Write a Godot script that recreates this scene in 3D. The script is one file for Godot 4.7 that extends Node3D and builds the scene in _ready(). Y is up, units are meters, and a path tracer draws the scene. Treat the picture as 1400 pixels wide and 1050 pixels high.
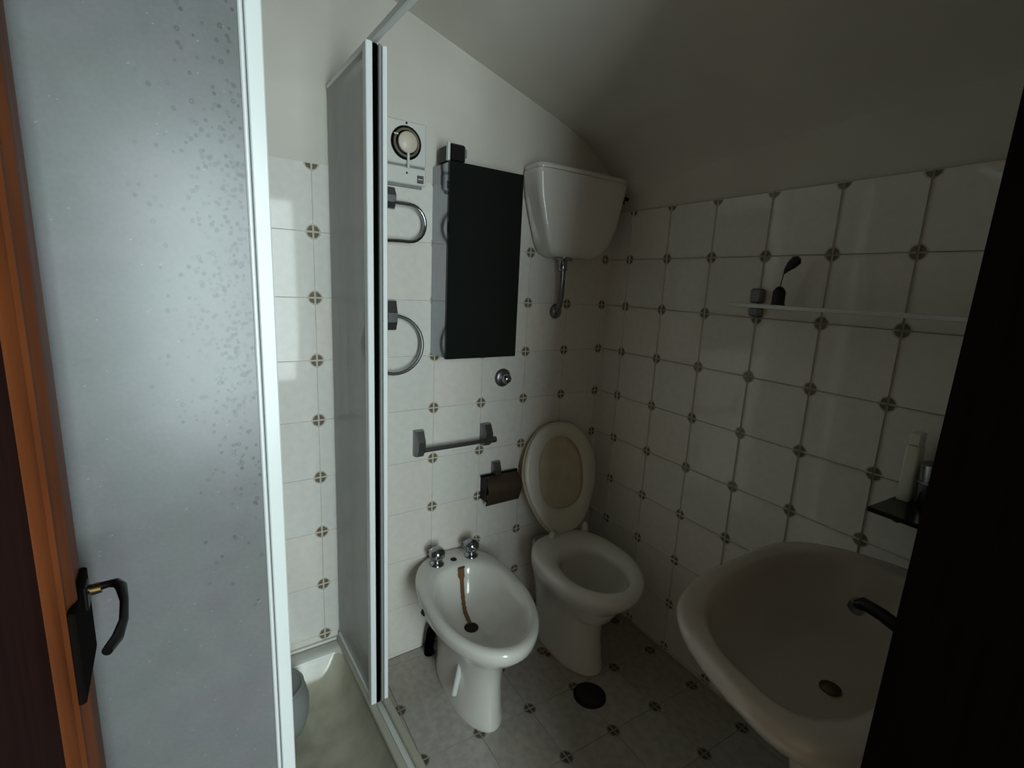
extends Node3D
# A small unlit bathroom seen from its doorway. The only light is daylight from the balcony door across the hall.
# z = 0 is the face of the back wall, x = 0 its right corner, y = 0 the floor.

const WALL_TURN := -0.0672          # the right wall leans this much off square
const TILE_W := 0.2
const TILE_H := 0.19188
const TILE_TOP := 1.74              # top edge of the tiling
var M := {}
var rng := RandomNumberGenerator.new()
var used := {}

# ---------------------------------------------------------------- mesh building
class G:
	var v := PackedVector3Array()
	var uv := PackedVector2Array()
	var sg := PackedInt32Array()
	var first := 0
	func tri(a: Vector3, b: Vector3, c: Vector3, s := 0, ua := Vector2.ZERO, ub := Vector2.ZERO, uc := Vector2.ZERO) -> void:
		v.append(a); v.append(b); v.append(c)
		uv.append(ua); uv.append(ub); uv.append(uc)
		sg.append(s)
	func quad(a: Vector3, b: Vector3, c: Vector3, d: Vector3, s := 0) -> void:
		tri(a, b, c, s); tri(a, c, d, s)
	func piece() -> void:           # turns the triangles added since the last call so that they face outwards
		var mid := Vector3.ZERO
		for i in range(first, v.size()): mid += v[i]
		if v.size() > first: mid /= float(v.size() - first)
		var vol := 0.0
		for i in range(first, v.size(), 3):
			vol += (v[i] - mid).dot((v[i + 1] - mid).cross(v[i + 2] - mid))
		if vol > 0:
			for i in range(first, v.size(), 3):
				var t := v[i + 1]; v[i + 1] = v[i + 2]; v[i + 2] = t
				var u := uv[i + 1]; uv[i + 1] = uv[i + 2]; uv[i + 2] = u
		first = v.size()
	func mesh() -> ArrayMesh:
		piece()
		var st := SurfaceTool.new()
		st.begin(Mesh.PRIMITIVE_TRIANGLES)
		for i in v.size():
			st.set_smooth_group(sg[i / 3])
			st.set_uv(uv[i])
			st.add_vertex(v[i])
		st.generate_normals()
		return st.commit()
	func loft(rings: Array, cap_a := true, cap_b := true, cyclic := false, group := 0) -> void:
		var n: int = rings[0].size()
		var count := rings.size() if cyclic else rings.size() - 1
		for r in count:
			var a: PackedVector3Array = rings[r]
			var b: PackedVector3Array = rings[(r + 1) % rings.size()]
			for i in n:
				var j := (i + 1) % n
				quad(a[i], a[j], b[j], b[i], group)
		if not cyclic:
			if cap_a: fan(rings[0], true)
			if cap_b: fan(rings[-1], false)
		piece()
	func fan(ring: PackedVector3Array, flip: bool) -> void:
		var mid := Vector3.ZERO
		for p in ring: mid += p
		mid /= float(ring.size())
		for i in ring.size():
			var j := (i + 1) % ring.size()
			if flip: tri(mid, ring[j], ring[i], -1)
			else: tri(mid, ring[i], ring[j], -1)
	func box(lo: Vector3, hi: Vector3, b := 0.002, xf := Transform3D()) -> void:
		var s := hi - lo
		b = minf(b, 0.45 * minf(s.x, minf(s.y, s.z)))
		var rings := []
		for lv in [[lo.y, b], [lo.y + b, 0.0], [hi.y - b, 0.0], [hi.y, b]]:
			var e: float = lv[1]
			var y: float = lv[0]
			var x0 := lo.x + e; var x1 := hi.x - e; var z0 := lo.z + e; var z1 := hi.z - e
			var k := b if e == 0.0 else b * 0.6
			var ring := PackedVector3Array()
			for p in [Vector2(x0 + k, z0), Vector2(x1 - k, z0), Vector2(x1, z0 + k), Vector2(x1, z1 - k), Vector2(x1 - k, z1), Vector2(x0 + k, z1), Vector2(x0, z1 - k), Vector2(x0, z0 + k)]:
				ring.append(xf * Vector3(p.x, y, p.y))
			rings.append(ring)
		loft(rings, true, true, false, -1)
	func tube(path: Array, r, segs := 10, caps := true) -> void:
		var rings := []
		var side := Vector3.ZERO
		for i in path.size():
			var d: Vector3
			if i == 0: d = path[1] - path[0]
			elif i == path.size() - 1: d = path[i] - path[i - 1]
			else: d = (path[i + 1] - path[i]).normalized() + (path[i] - path[i - 1]).normalized()
			d = d.normalized()
			if side == Vector3.ZERO:
				side = d.cross(Vector3.UP if absf(d.y) < 0.9 else Vector3.RIGHT).normalized()
			side = (side - d * side.dot(d)).normalized()
			var up := d.cross(side)
			var rad: float = r[i] if r is Array else r
			var ring := PackedVector3Array()
			for k in segs:
				var a := TAU * k / segs
				ring.append(path[i] + (side * cos(a) + up * sin(a)) * rad)
			rings.append(ring)
		loft(rings, caps, caps)
	func lathe(profile: Array, xf := Transform3D(), segs := 24) -> void:   # [radius, height] pairs about y
		var rings := []
		for p in profile:
			var ring := PackedVector3Array()
			for k in segs:
				var a := TAU * k / segs
				ring.append(xf * Vector3(p[0] * cos(a), p[1], p[0] * sin(a)))
			rings.append(ring)
		loft(rings)
	func prism(poly: PackedVector2Array, z0: float, z1: float, xf := Transform3D()) -> void:
		var ids := Geometry2D.triangulate_polygon(poly)
		if Geometry2D.is_polygon_clockwise(poly):
			poly = poly.duplicate(); poly.reverse()
			ids = Geometry2D.triangulate_polygon(poly)
		for i in range(0, ids.size(), 3):
			var a := poly[ids[i]]; var b := poly[ids[i + 1]]; var c := poly[ids[i + 2]]
			if (b - a).cross(c - a) < 0:
				var t := b; b = c; c = t
			tri(xf * Vector3(a.x, a.y, z1), xf * Vector3(b.x, b.y, z1), xf * Vector3(c.x, c.y, z1), -1)
			tri(xf * Vector3(a.x, a.y, z0), xf * Vector3(c.x, c.y, z0), xf * Vector3(b.x, b.y, z0), -1)
		for i in poly.size():
			var p := poly[i]; var q := poly[(i + 1) % poly.size()]
			quad(xf * Vector3(p.x, p.y, z0), xf * Vector3(q.x, q.y, z0), xf * Vector3(q.x, q.y, z1), xf * Vector3(p.x, p.y, z1), -1)
		piece()

func outline(cx: float, a: float, z0: float, z1: float, nf := 2.0, nb := 2.4, taper := 1.0, skew := 0.1, n := 56) -> PackedVector2Array:
	var out := PackedVector2Array()
	var b := (z1 - z0) / 2.0
	for k in n:
		var th := TAU * k / n
		var c := cos(th); var s := sin(th)
		var e := 2.0 / (nf if s > 0 else nb)
		var x := a * signf(c) * pow(absf(c), e)
		var z := (z0 + z1) / 2.0 + b * signf(s) * pow(absf(s), e)
		x *= lerpf(taper, 1.0, smoothstep(0.0, 0.6, (z - z0) / (z1 - z0)))
		out.append(Vector2(cx + x - skew * z, z))
	return out

func ring_at(o: PackedVector2Array, y: float) -> PackedVector3Array:
	var r := PackedVector3Array()
	for p in o: r.append(Vector3(p.x, y, p.y))
	return r

# ---------------------------------------------------------------- objects
func numbered(called: String) -> String:
	if not used.has(called):
		used[called] = 0
		return called
	used[called] += 1
	return "%s_%03d" % [called, used[called]]

func thing(called: String, label: String, category: String, at := Vector3.ZERO, group := "") -> Node3D:
	var o := Node3D.new()
	o.name = numbered(called)
	add_child(o)
	o.position = at
	return tag(o, label, category, group)

func tag(o: Node3D, label: String, category: String, group := "", kind := "") -> Node3D:
	o.set_meta("label", label)
	o.set_meta("category", category)
	if group: o.set_meta("group", group)
	if kind: o.set_meta("kind", kind)
	return o

func obj(called: String, g, m: Material, parent: Node3D = self, at := Vector3.ZERO) -> MeshInstance3D:
	var o := MeshInstance3D.new()
	o.mesh = g.mesh() if g is G else g
	o.material_override = m
	o.name = numbered(called) if parent == self else called
	parent.add_child(o, true)
	o.position = at
	return o

func struct(called: String, g, m: Material, label: String, category: String) -> MeshInstance3D:
	var o := obj(called, g, m)
	tag(o, label, category, "", "structure")
	return o

# ---------------------------------------------------------------- materials
func mat(c: Color, rough := 0.5, metal := 0.0) -> StandardMaterial3D:
	var m := StandardMaterial3D.new()
	m.albedo_color = c
	m.roughness = rough
	m.metallic = metal
	return m

func noise_tex(freq: float, c0: Color, c1: Color, size := 256, oct := 4, sd := 1) -> NoiseTexture2D:
	var n := FastNoiseLite.new()
	n.seed = sd
	n.frequency = freq
	n.fractal_octaves = oct
	var t := NoiseTexture2D.new()
	t.width = size; t.height = size
	t.seamless = true
	t.noise = n
	var r := Gradient.new()
	r.set_color(0, c0); r.set_color(1, c1)
	t.color_ramp = r
	return t

func tri_mat(tex: Texture2D, scale: Vector3, rough: float) -> StandardMaterial3D:
	var m := mat(Color.WHITE, rough)
	m.albedo_texture = tex
	m.uv1_triplanar = true
	m.uv1_world_triplanar = true
	m.uv1_scale = scale
	return m

func bump_tex(freq: float, size := 256, sd := 3, type := FastNoiseLite.TYPE_SIMPLEX_SMOOTH) -> NoiseTexture2D:
	var n := FastNoiseLite.new()
	n.seed = sd
	n.noise_type = type
	n.frequency = freq
	var t := NoiseTexture2D.new()
	t.width = size; t.height = size
	t.seamless = true
	t.noise = n
	return t

func tile_image(base: Color, dark: Color, tan_c: Color, sd: int, grime := 0.025) -> ImageTexture:
	var n := 256
	var im := Image.create(n, n, false, Image.FORMAT_RGB8)
	var f := FastNoiseLite.new()
	f.seed = sd
	f.frequency = 0.02
	for y in n:
		for x in n:
			var px := (x + 0.5) / n * TILE_W
			var py := (y + 0.5) / n * TILE_H
			var dx := minf(px, TILE_W - px)
			var dy := minf(py, TILE_H - py)
			var r := Vector2(dx, dy).length()
			var c := base
			c = c * (1.0 + grime * f.get_noise_2d(x, y))
			# the print: a small ring divided by a pale cross; the raised lozenge has its highlight painted in
			var wob := 0.0012 * f.get_noise_2d(x * 4.0, y * 4.0)
			var ring := smoothstep(0.0190, 0.0168, r + wob)
			var cross_w := smoothstep(0.0020, 0.0034, minf(dx, dy))
			var blot := ring * cross_w * (0.8 + 0.2 * f.get_noise_2d(x * 7.0, y * 7.0))
			var halo := smoothstep(0.0250, 0.0195, r + wob) * 0.5
			c = c.lerp(tan_c, halo)
			c = c.lerp(dark, clampf(blot, 0.0, 1.0) * 0.95)
			var loz := absf(dx + dy - 0.033)
			c = c.lerp(base * 1.06, smoothstep(0.0018, 0.0006, loz) * 0.8)
			im.set_pixel(x, y, c)
	return ImageTexture.create_from_image(im)

func acrylic_image(sd: int, spots: bool) -> ImageTexture:   # frosted sheet 0.46 x 1.92 m, about 1 mm to the pixel, with water stains
	var w := 460; var h := 1920
	var im := Image.create(w, h, false, Image.FORMAT_RGB8)
	var f := FastNoiseLite.new()
	f.seed = sd
	f.frequency = 0.012
	for y in h:
		for x in w:
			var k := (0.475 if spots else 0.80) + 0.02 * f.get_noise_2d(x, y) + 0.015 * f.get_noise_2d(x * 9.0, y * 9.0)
			var hue := 0.012 * f.get_noise_2d(x * 0.45 + 900.0, y * 0.45)
			im.set_pixel(x, y, Color(k + hue, k - hue * 0.6, k + hue * 0.7))
	var r := RandomNumberGenerator.new()
	r.seed = sd
	if spots:
		for i in 520:
			var d := absf(r.randfn(0.0, 46.0))
			var cx := w - 4 - int(d)
			var cy := int(r.randfn(600.0, 190.0))
			if cx < 8 or cy < 8 or cy > h - 8: continue
			var rad := r.randf_range(1.3, 2.9)
			var open := r.randf() < 0.4
			var str_ := r.randf_range(0.12, 0.38) * (1.0 - 0.3 * d / 120.0)
			for yy in range(-6, 7):
				for xx in range(-6, 7):
					if cx + xx < 0 or cx + xx >= w: continue
					var q := Vector2(xx, yy * 0.85).length()
					var a := smoothstep(rad + 1.0, rad - 0.6, q)
					if open: a *= smoothstep(rad * 0.2, rad * 0.8, q)
					if a > 0:
						im.set_pixel(cx + xx, cy + yy, im.get_pixel(cx + xx, cy + yy).lerp(Color(0.30, 0.33, 0.33), a * str_ * 2.4))
	for i in 260:                                              # pale flecks of lime
		var cx := r.randi_range(6, w - 7)
		var cy := r.randi_range(6, h - 7)
		var len_ := r.randi_range(1, 3)
		for t in len_:
			var px := clampi(cx + t, 0, w - 1)
			var py := clampi(cy - t / 2, 0, h - 1)
			im.set_pixel(px, py, im.get_pixel(px, py).lerp(Color(0.82, 0.85, 0.85), 0.5))
	return ImageTexture.create_from_image(im)

func make_materials() -> void:
	for k in 3:
		var t := tile_image([Color(0.875, 0.855, 0.825), Color(0.865, 0.85, 0.82), Color(0.88, 0.853, 0.815)][k], Color(0.33, 0.29, 0.225), Color(0.68, 0.63, 0.55), 11 + k)
		var m := mat(Color.WHITE, 0.06)
		m.albedo_texture = t
		M["tile%d" % k] = m
	for k in 2:
		var t := tile_image([Color(0.68, 0.655, 0.625), Color(0.66, 0.63, 0.59)][k], Color(0.22, 0.18, 0.13), Color(0.45, 0.40, 0.34), 31 + k, 0.10)
		var m := mat(Color.WHITE, 0.3)
		m.albedo_texture = t
		M["floor%d" % k] = m
	M.grout = tri_mat(noise_tex(0.03, Color(0.60, 0.57, 0.52), Color(0.77, 0.74, 0.69)), Vector3(1.7, 1.7, 1.7), 0.9)
	M.floor_grout = tri_mat(noise_tex(0.03, Color(0.20, 0.18, 0.15), Color(0.34, 0.31, 0.27)), Vector3(1.7, 1.7, 1.7), 0.9)
	M.plaster = tri_mat(noise_tex(0.01, Color(0.79, 0.765, 0.725), Color(0.84, 0.82, 0.78), 256, 5), Vector3(0.8, 0.8, 0.8), 0.85)
	M.plaster.heightmap_enabled = true
	M.plaster.heightmap_texture = bump_tex(0.08)
	M.plaster.heightmap_scale = 0.06
	M.ceiling = M.plaster
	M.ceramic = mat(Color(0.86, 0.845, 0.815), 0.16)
	M.ceramic.clearcoat_enabled = true
	M.ceramic.clearcoat = 0.2
	M.ceramic.clearcoat_roughness = 0.05
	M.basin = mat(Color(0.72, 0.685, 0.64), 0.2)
	M.seat = mat(Color(0.84, 0.82, 0.77), 0.3)
	M.lid = tri_mat(noise_tex(0.02, Color(0.76, 0.70, 0.58), Color(0.83, 0.79, 0.70)), Vector3(2.5, 2.5, 2.5), 0.35)
	M.tray = tri_mat(noise_tex(0.02, Color(0.60, 0.58, 0.50), Color(0.74, 0.725, 0.66), 256, 5, 5), Vector3(1.6, 1.6, 1.6), 0.2)
	M.tray_rim = mat(Color(0.80, 0.80, 0.77), 0.25)
	M.chrome = mat(Color(0.62, 0.63, 0.65), 0.16, 1.0)
	M.chrome_dull = mat(Color(0.52, 0.52, 0.53), 0.36, 1.0)
	M.dark_metal = mat(Color(0.12, 0.11, 0.10), 0.35, 0.7)
	M.brushed = mat(Color(0.42, 0.36, 0.31), 0.45, 0.85)
	M.shadow_brown = mat(Color(0.075, 0.06, 0.05), 0.85)  # dark tone put in for the shadow on the door stile
	M.shadow_brown.metallic_specular = 0.1
	M.rail_metal = mat(Color(0.80, 0.79, 0.77), 0.32, 0.6)
	M.old_rail = mat(Color(0.66, 0.645, 0.59), 0.4)
	M.brass = mat(Color(0.52, 0.42, 0.27), 0.3, 1.0)
	M.black = mat(Color(0.02, 0.02, 0.02), 0.4)
	M.black_gloss = mat(Color(0.10, 0.11, 0.10), 0.06)
	M.black_gloss.metallic_specular = 0.35
	M.mirror = mat(Color(0.62, 0.63, 0.66), 0.06, 1.0)
	M.white_plastic = mat(Color(0.84, 0.835, 0.81), 0.35)
	M.white_metal = mat(Color(0.88, 0.895, 0.885), 0.3)
	M.shade_black = mat(Color(0.012, 0.012, 0.012), 0.9)  # near-black standing in for shade in the panel gap and behind the bidet
	M.shade_black.metallic_specular = 0.05
	M.rust = mat(Color(0.44, 0.31, 0.17), 0.8)
	M.rust_dark = mat(Color(0.13, 0.085, 0.05), 0.85)
	M.grey_plastic = mat(Color(0.52, 0.53, 0.52), 0.4)
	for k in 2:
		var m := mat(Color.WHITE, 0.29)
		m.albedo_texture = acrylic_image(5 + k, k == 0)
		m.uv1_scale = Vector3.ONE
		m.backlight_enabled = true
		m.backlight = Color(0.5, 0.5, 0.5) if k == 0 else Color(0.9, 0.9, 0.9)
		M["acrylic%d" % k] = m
	M.acrylic1.transparency = BaseMaterial3D.TRANSPARENCY_ALPHA
	M.acrylic1.albedo_color = Color(1, 1, 1, 0.5)
	M.acrylic2 = M.acrylic1.duplicate()
	M.acrylic2.albedo_color = Color(1, 1, 1, 0.2)
	M.wood = tri_mat(noise_tex(0.02, Color(0.34, 0.17, 0.085), Color(0.47, 0.25, 0.12), 256, 4, 4), Vector3(9, 0.7, 9), 0.5)
	M.wood.metallic_specular = 0.3
	M.wood_panel = tri_mat(noise_tex(0.02, Color(0.17, 0.075, 0.055), Color(0.25, 0.11, 0.075), 256, 4, 6), Vector3(9, 0.7, 9), 0.75)
	M.wood_panel.metallic_specular = 0.2
	M.jamb = tri_mat(noise_tex(0.02, Color(0.02, 0.012, 0.01), Color(0.045, 0.028, 0.02), 256, 4, 6), Vector3(9, 0.7, 9), 0.9)  # near black: shade of the unlit doorway is put into the timber colour
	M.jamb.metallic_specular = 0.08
	M.hall_wall = tri_mat(noise_tex(0.01, Color(0.50, 0.43, 0.35), Color(0.56, 0.49, 0.41), 256, 4, 7), Vector3(0.7, 0.7, 0.7), 0.9)
	M.hall_floor = tri_mat(noise_tex(0.02, Color(0.26, 0.17, 0.10), Color(0.38, 0.26, 0.16), 256, 4, 2), Vector3(6, 6, 0.8), 0.4)

# ---------------------------------------------------------------- tiles
func tile_mesh(poly: PackedVector2Array, w := TILE_W, h := TILE_H, depth := 0.006, gap := 0.0006) -> ArrayMesh:
	# poly: the piece of the tile's cell that is there, in metres from the cell's lower left corner; its face lies at z = 0
	var g := G.new()
	if Geometry2D.is_polygon_clockwise(poly):
		poly = poly.duplicate(); poly.reverse()
	var big := Geometry2D.offset_polygon(poly, -gap, Geometry2D.JOIN_MITER)
	if big.is_empty(): return null
	var p: PackedVector2Array = big[0]
	var small := Geometry2D.offset_polygon(p, -0.0008, Geometry2D.JOIN_MITER)
	var q: PackedVector2Array = small[0] if not small.is_empty() and small[0].size() == p.size() else p
	if q != p:                      # start both loops at the same corner
		var best := 0
		for i in q.size():
			if q[i].distance_to(p[0]) < q[best].distance_to(p[0]): best = i
		var turned := PackedVector2Array()
		for i in q.size(): turned.append(q[(best + i) % q.size()])
		q = turned
	var zq := 0.0
	var zp := -0.0007 if q != p else 0.0
	var ids := Geometry2D.triangulate_polygon(q)
	for i in range(0, ids.size(), 3):
		var a := q[ids[i]]; var b := q[ids[i + 1]]; var c := q[ids[i + 2]]
		if (b - a).cross(c - a) > 0:
			var t := b; b = c; c = t
		g.tri(Vector3(a.x, a.y, zq), Vector3(b.x, b.y, zq), Vector3(c.x, c.y, zq), -1, Vector2(a.x / w, 1 - a.y / h), Vector2(b.x / w, 1 - b.y / h), Vector2(c.x / w, 1 - c.y / h))
	for i in p.size():
		var j := (i + 1) % p.size()
		var quads := [[Vector3(p[i].x, p[i].y, -depth), Vector3(p[j].x, p[j].y, -depth), Vector3(p[j].x, p[j].y, zp), Vector3(p[i].x, p[i].y, zp)]]
		if q != p:
			quads.append([Vector3(p[i].x, p[i].y, zp), Vector3(p[j].x, p[j].y, zp), Vector3(q[j].x, q[j].y, zq), Vector3(q[i].x, q[i].y, zq)])
		for k in quads:
			var c := (p[i] + p[j]) * 0.5
			var u := Vector2(clampf(c.x / w, 0.3, 0.7), 0.5)
			g.tri(k[0], k[2], k[1], -1, u, u, u)
			g.tri(k[0], k[3], k[2], -1, u, u, u)
	g.first = g.v.size()            # wound right already
	return g.mesh()

func tiles(parent: Node3D, origin: Vector3, bx: Vector3, by: Vector3, area: PackedVector2Array, first: Vector2, prefix: String, kinds: int, w := TILE_W, h := TILE_H, wobble := 0.0025) -> void:
	# area and first (a grid crossing) are in the plane's own metres from origin, along bx and by
	var bz := bx.cross(by)
	var lo := area[0]; var hi := area[0]
	for p in area:
		lo = lo.min(p); hi = hi.max(p)
	var whole: ArrayMesh = null
	for j in range(floori((lo.y - first.y) / h), ceili((hi.y - first.y) / h)):
		for i in range(floori((lo.x - first.x) / w), ceili((hi.x - first.x) / w)):
			var c := first + Vector2(i * w, j * h)
			var cell := PackedVector2Array([c, c + Vector2(w, 0), c + Vector2(w, h), c + Vector2(0, h)])
			for part in Geometry2D.intersect_polygons(cell, area):
				var own := PackedVector2Array()
				var a := 0.0
				for k in part.size():
					own.append(part[k] - c)
					a += part[k].cross(part[(k + 1) % part.size()]) / 2.0
				if absf(a) < 0.0004: continue
				var me: ArrayMesh
				if absf(absf(a) - w * h) < 1e-5:
					if whole == null: whole = tile_mesh(PackedVector2Array([Vector2.ZERO, Vector2(w, 0), Vector2(w, h), Vector2(0, h)]), w, h)
					me = whole
				else:
					me = tile_mesh(own, w, h)
				if me == null: continue
				var o := obj("tile", me, M["%s%d" % [prefix, rng.randi() % kinds]], parent)
				var tilt := Basis(bx.normalized(), rng.randfn(0.0, wobble)) * Basis(by.normalized(), rng.randfn(0.0, wobble))
				var at := origin + bx * c.x + by * c.y
				var mid := bx * (w / 2) + by * (h / 2)
				var b := tilt * Basis(bx, by, bz)
				o.transform = parent.transform.affine_inverse() * Transform3D(b, at + mid - tilt * mid)

func roof(x: float) -> float:
	return 1.946 - 0.292 * x

# ---------------------------------------------------------------- scene
func _ready() -> void:
	rng.seed = 7
	# camera
	var cam := Camera3D.new()
	cam.name = "camera"
	add_child(cam)
	cam.fov = 75.3596
	cam.near = 0.02
	cam.transform = Transform3D(Basis(Vector3(0.82357730, 0.04747711, 0.56521355), Vector3(0.07212549, 0.97963548, -0.18738260), Vector3(-0.56259963, 0.19509036, 0.80338123)), Vector3(-1.60552523, 1.42246918, 1.59362353))
	cam.current = true
	# sky and exposure
	var we := WorldEnvironment.new()
	we.name = "environment"
	add_child(we)
	var env := Environment.new()
	we.environment = env
	var sky := Sky.new()
	var sm := ProceduralSkyMaterial.new()
	sm.sky_top_color = Color(0.55, 0.62, 0.68)
	sm.sky_horizon_color = Color(0.72, 0.76, 0.78)
	sky.sky_material = sm
	env.background_mode = Environment.BG_SKY
	env.sky = sky
	env.tonemap_mode = Environment.TONE_MAPPER_LINEAR
	env.tonemap_exposure = 1.28
	env.sdfgi_enabled = true
	env.ssao_enabled = true
	env.ssil_enabled = true
	# daylight through the two leaves of the balcony door across the hall: the bare one, and the one behind a curtain
	daylight(Vector3(-1.42, 1.28, 2.985), Vector2(0.56, 1.5), Color(0.91, 0.985, 1.0), 3.2)
	daylight(Vector3(-0.86, 1.28, 2.985), Vector2(0.36, 1.5), Color(0.93, 0.99, 1.0), 0.62)
	make_materials()
	build_shell()
	build_hall()
	build_shower()
	build_door()
	build_toilet()
	build_bidet()
	build_basin()
	build_cabinet()
	build_fan()
	build_wall_fittings()
	build_shelves()

func daylight(at: Vector3, size: Vector2, c: Color, e: float) -> void:
	var l := AreaLight3D.new()
	l.name = "window_light"
	add_child(l, true)
	l.position = at
	l.area_size = size
	l.light_color = c
	l.light_energy = e
	l.shadow_enabled = true
	l.set("area_range", 12.0)

func build_shell() -> void:
	var right := Vector3(sin(WALL_TURN), 0, cos(WALL_TURN))
	# back wall
	var g := G.new()
	g.prism(PackedVector2Array([Vector2(-2.1, -0.1), Vector2(0.15, -0.1), Vector2(0.15, roof(0.15)), Vector2(-2.1, roof(-2.1))]), -0.15, -0.003)
	var wb := struct("wall_back", g, M.plaster, "white back wall, tiled to head height, plaster above under the sloping ceiling", "wall")
	var bed := G.new()
	bed.box(Vector3(-1.95, 0, -0.0035), Vector3(0.0, TILE_TOP - 0.002, -0.0013), 0.0001)
	obj("grout", bed, M.grout, wb)
	tiles(wb, Vector3(0, TILE_TOP, 0), Vector3.RIGHT, Vector3.UP, PackedVector2Array([Vector2(-1.946, -1.739), Vector2(0, -1.739), Vector2(0, 0), Vector2(-1.946, 0)]), Vector2(-0.031, 0), "tile", 3)
	# right wall: its own axis runs towards the doorway
	var xf := Transform3D(Basis(Vector3.UP, atan2(right.x, right.z)), Vector3.ZERO)
	g = G.new()
	g.box(Vector3(0.003, -0.1, 0.0), Vector3(0.15, roof(-0.1) , 1.455), 0.0001, xf)
	var wr := struct("wall_right", g, M.plaster, "dim right wall of white tiles with small brown corner medallions", "wall")
	bed = G.new()
	bed.box(Vector3(0.0013, 0, 0.0), Vector3(0.0035, TILE_TOP - 0.002, 1.45), 0.0001, xf)
	obj("grout", bed, M.grout, wr)
	tiles(wr, Vector3(0, TILE_TOP, 0), -right, Vector3.UP, PackedVector2Array([Vector2(-1.45, -1.739), Vector2(-0.001, -1.739), Vector2(-0.001, 0), Vector2(-1.45, 0)]), Vector2(-0.1188, 0), "tile", 3)
	# left wall
	g = G.new()
	g.box(Vector3(-2.1, -0.1, 0), Vector3(-1.953, roof(-1.953), 1.45), 0.0001)
	var wl := struct("wall_left", g, M.plaster, "left wall of white tiles behind the frosted shower panel", "wall")
	bed = G.new()
	bed.box(Vector3(-1.9535, 0, 0.0), Vector3(-1.9524, TILE_TOP - 0.002, 1.45), 0.0001)
	obj("grout", bed, M.grout, wl)
	tiles(wl, Vector3(-1.95, TILE_TOP, 1.45), Vector3.FORWARD, Vector3.UP, PackedVector2Array([Vector2(0.001, -1.739), Vector2(1.449, -1.739), Vector2(1.449, 0), Vector2(0.001, 0)]), Vector2(0.09, 0), "tile", 3)
	# front wall with the doorway the picture is taken from
	g = G.new()
	g.prism(PackedVector2Array([Vector2(-2.1, -0.1), Vector2(-1.785, -0.1), Vector2(-1.785, 2.04), Vector2(-0.894, 2.04), Vector2(-0.991, -0.1), Vector2(0.15, -0.1), Vector2(0.15, roof(0.15)), Vector2(-2.1, roof(-2.1))]), 1.45, 1.57)
	struct("wall_front", g, M.plaster, "front wall beside the open doorway", "wall")
	# door lining
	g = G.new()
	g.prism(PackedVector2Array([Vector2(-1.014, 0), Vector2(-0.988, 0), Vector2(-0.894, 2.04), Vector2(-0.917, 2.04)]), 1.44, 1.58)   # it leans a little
	var tr := struct("trim_1", g, M.jamb, "dark timber door lining, colour deepened for shade, at the right edge of the view", "door frame")
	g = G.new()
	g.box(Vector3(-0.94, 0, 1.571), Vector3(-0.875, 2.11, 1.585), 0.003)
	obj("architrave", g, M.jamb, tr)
	g = G.new()
	g.box(Vector3(-1.785, 0, 1.44), Vector3(-1.762, 2.04, 1.58), 0.003)
	struct("trim_2", g, M.jamb, "dark timber door lining, colour deepened for shade, behind the open wooden door", "door frame")
	g = G.new()
	g.box(Vector3(-1.762, 2.015, 1.44), Vector3(-0.9175, 2.04, 1.58), 0.003)
	struct("trim_3", g, M.jamb, "dark timber head of the doorway, colour deepened for shade", "door frame")
	# sloping ceiling with a soft cove where it meets the right wall
	g = G.new()
	var prof := PackedVector2Array([Vector2(-2.25, roof(-2.25)), Vector2(-2.25, roof(-2.25) + 0.12), Vector2(0.3, roof(-2.25) + 0.12), Vector2(0.3, 1.75)])
	prof.append(Vector2(0.004, 1.75))
	for k in 17:
		var t := k / 16.0
		var a := Vector2(0.004, 1.765); var b := Vector2(-0.004, roof(0.0)); var c := Vector2(-0.34, roof(-0.34))
		prof.append(a.lerp(b, t).lerp(b.lerp(c, t), t))
	g.prism(prof, -0.15, 1.57)
	for i in g.sg.size(): g.sg[i] = -1
	struct("ceiling", g, M.ceiling, "plain sloping attic ceiling falling towards the right wall", "ceiling")
	# floor
	g = G.new()
	g.box(Vector3(-2.1, -0.12, -0.1), Vector3(0.15, -0.003, 1.5), 0.0001)
	var fl := struct("floor", g, M.floor_grout, "pale tiled floor with dark corner medallions, grubby by the drain", "floor")
	var turn := 0.05
	var fx := Vector3(cos(turn), 0, sin(turn))
	var fz := Vector3(-sin(turn), 0, cos(turn))
	var o := Vector3(-0.49, 0.0, 0.679)
	var area := PackedVector2Array()
	for p in [Vector2(-1.122, 0.001), Vector2(-0.001, 0.001), Vector2(-0.0985, 1.445), Vector2(-1.949, 1.445), Vector2(-1.949, 0.80), Vector2(-1.122, 0.80)]:
		var d := Vector3(p.x, 0, p.y) - o
		area.append(Vector2(d.dot(fx), -d.dot(fz)))
	tiles(fl, o, fx, -fz, area, Vector2.ZERO, "floor", 2, 0.195, 0.205, 0.0015)

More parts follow.
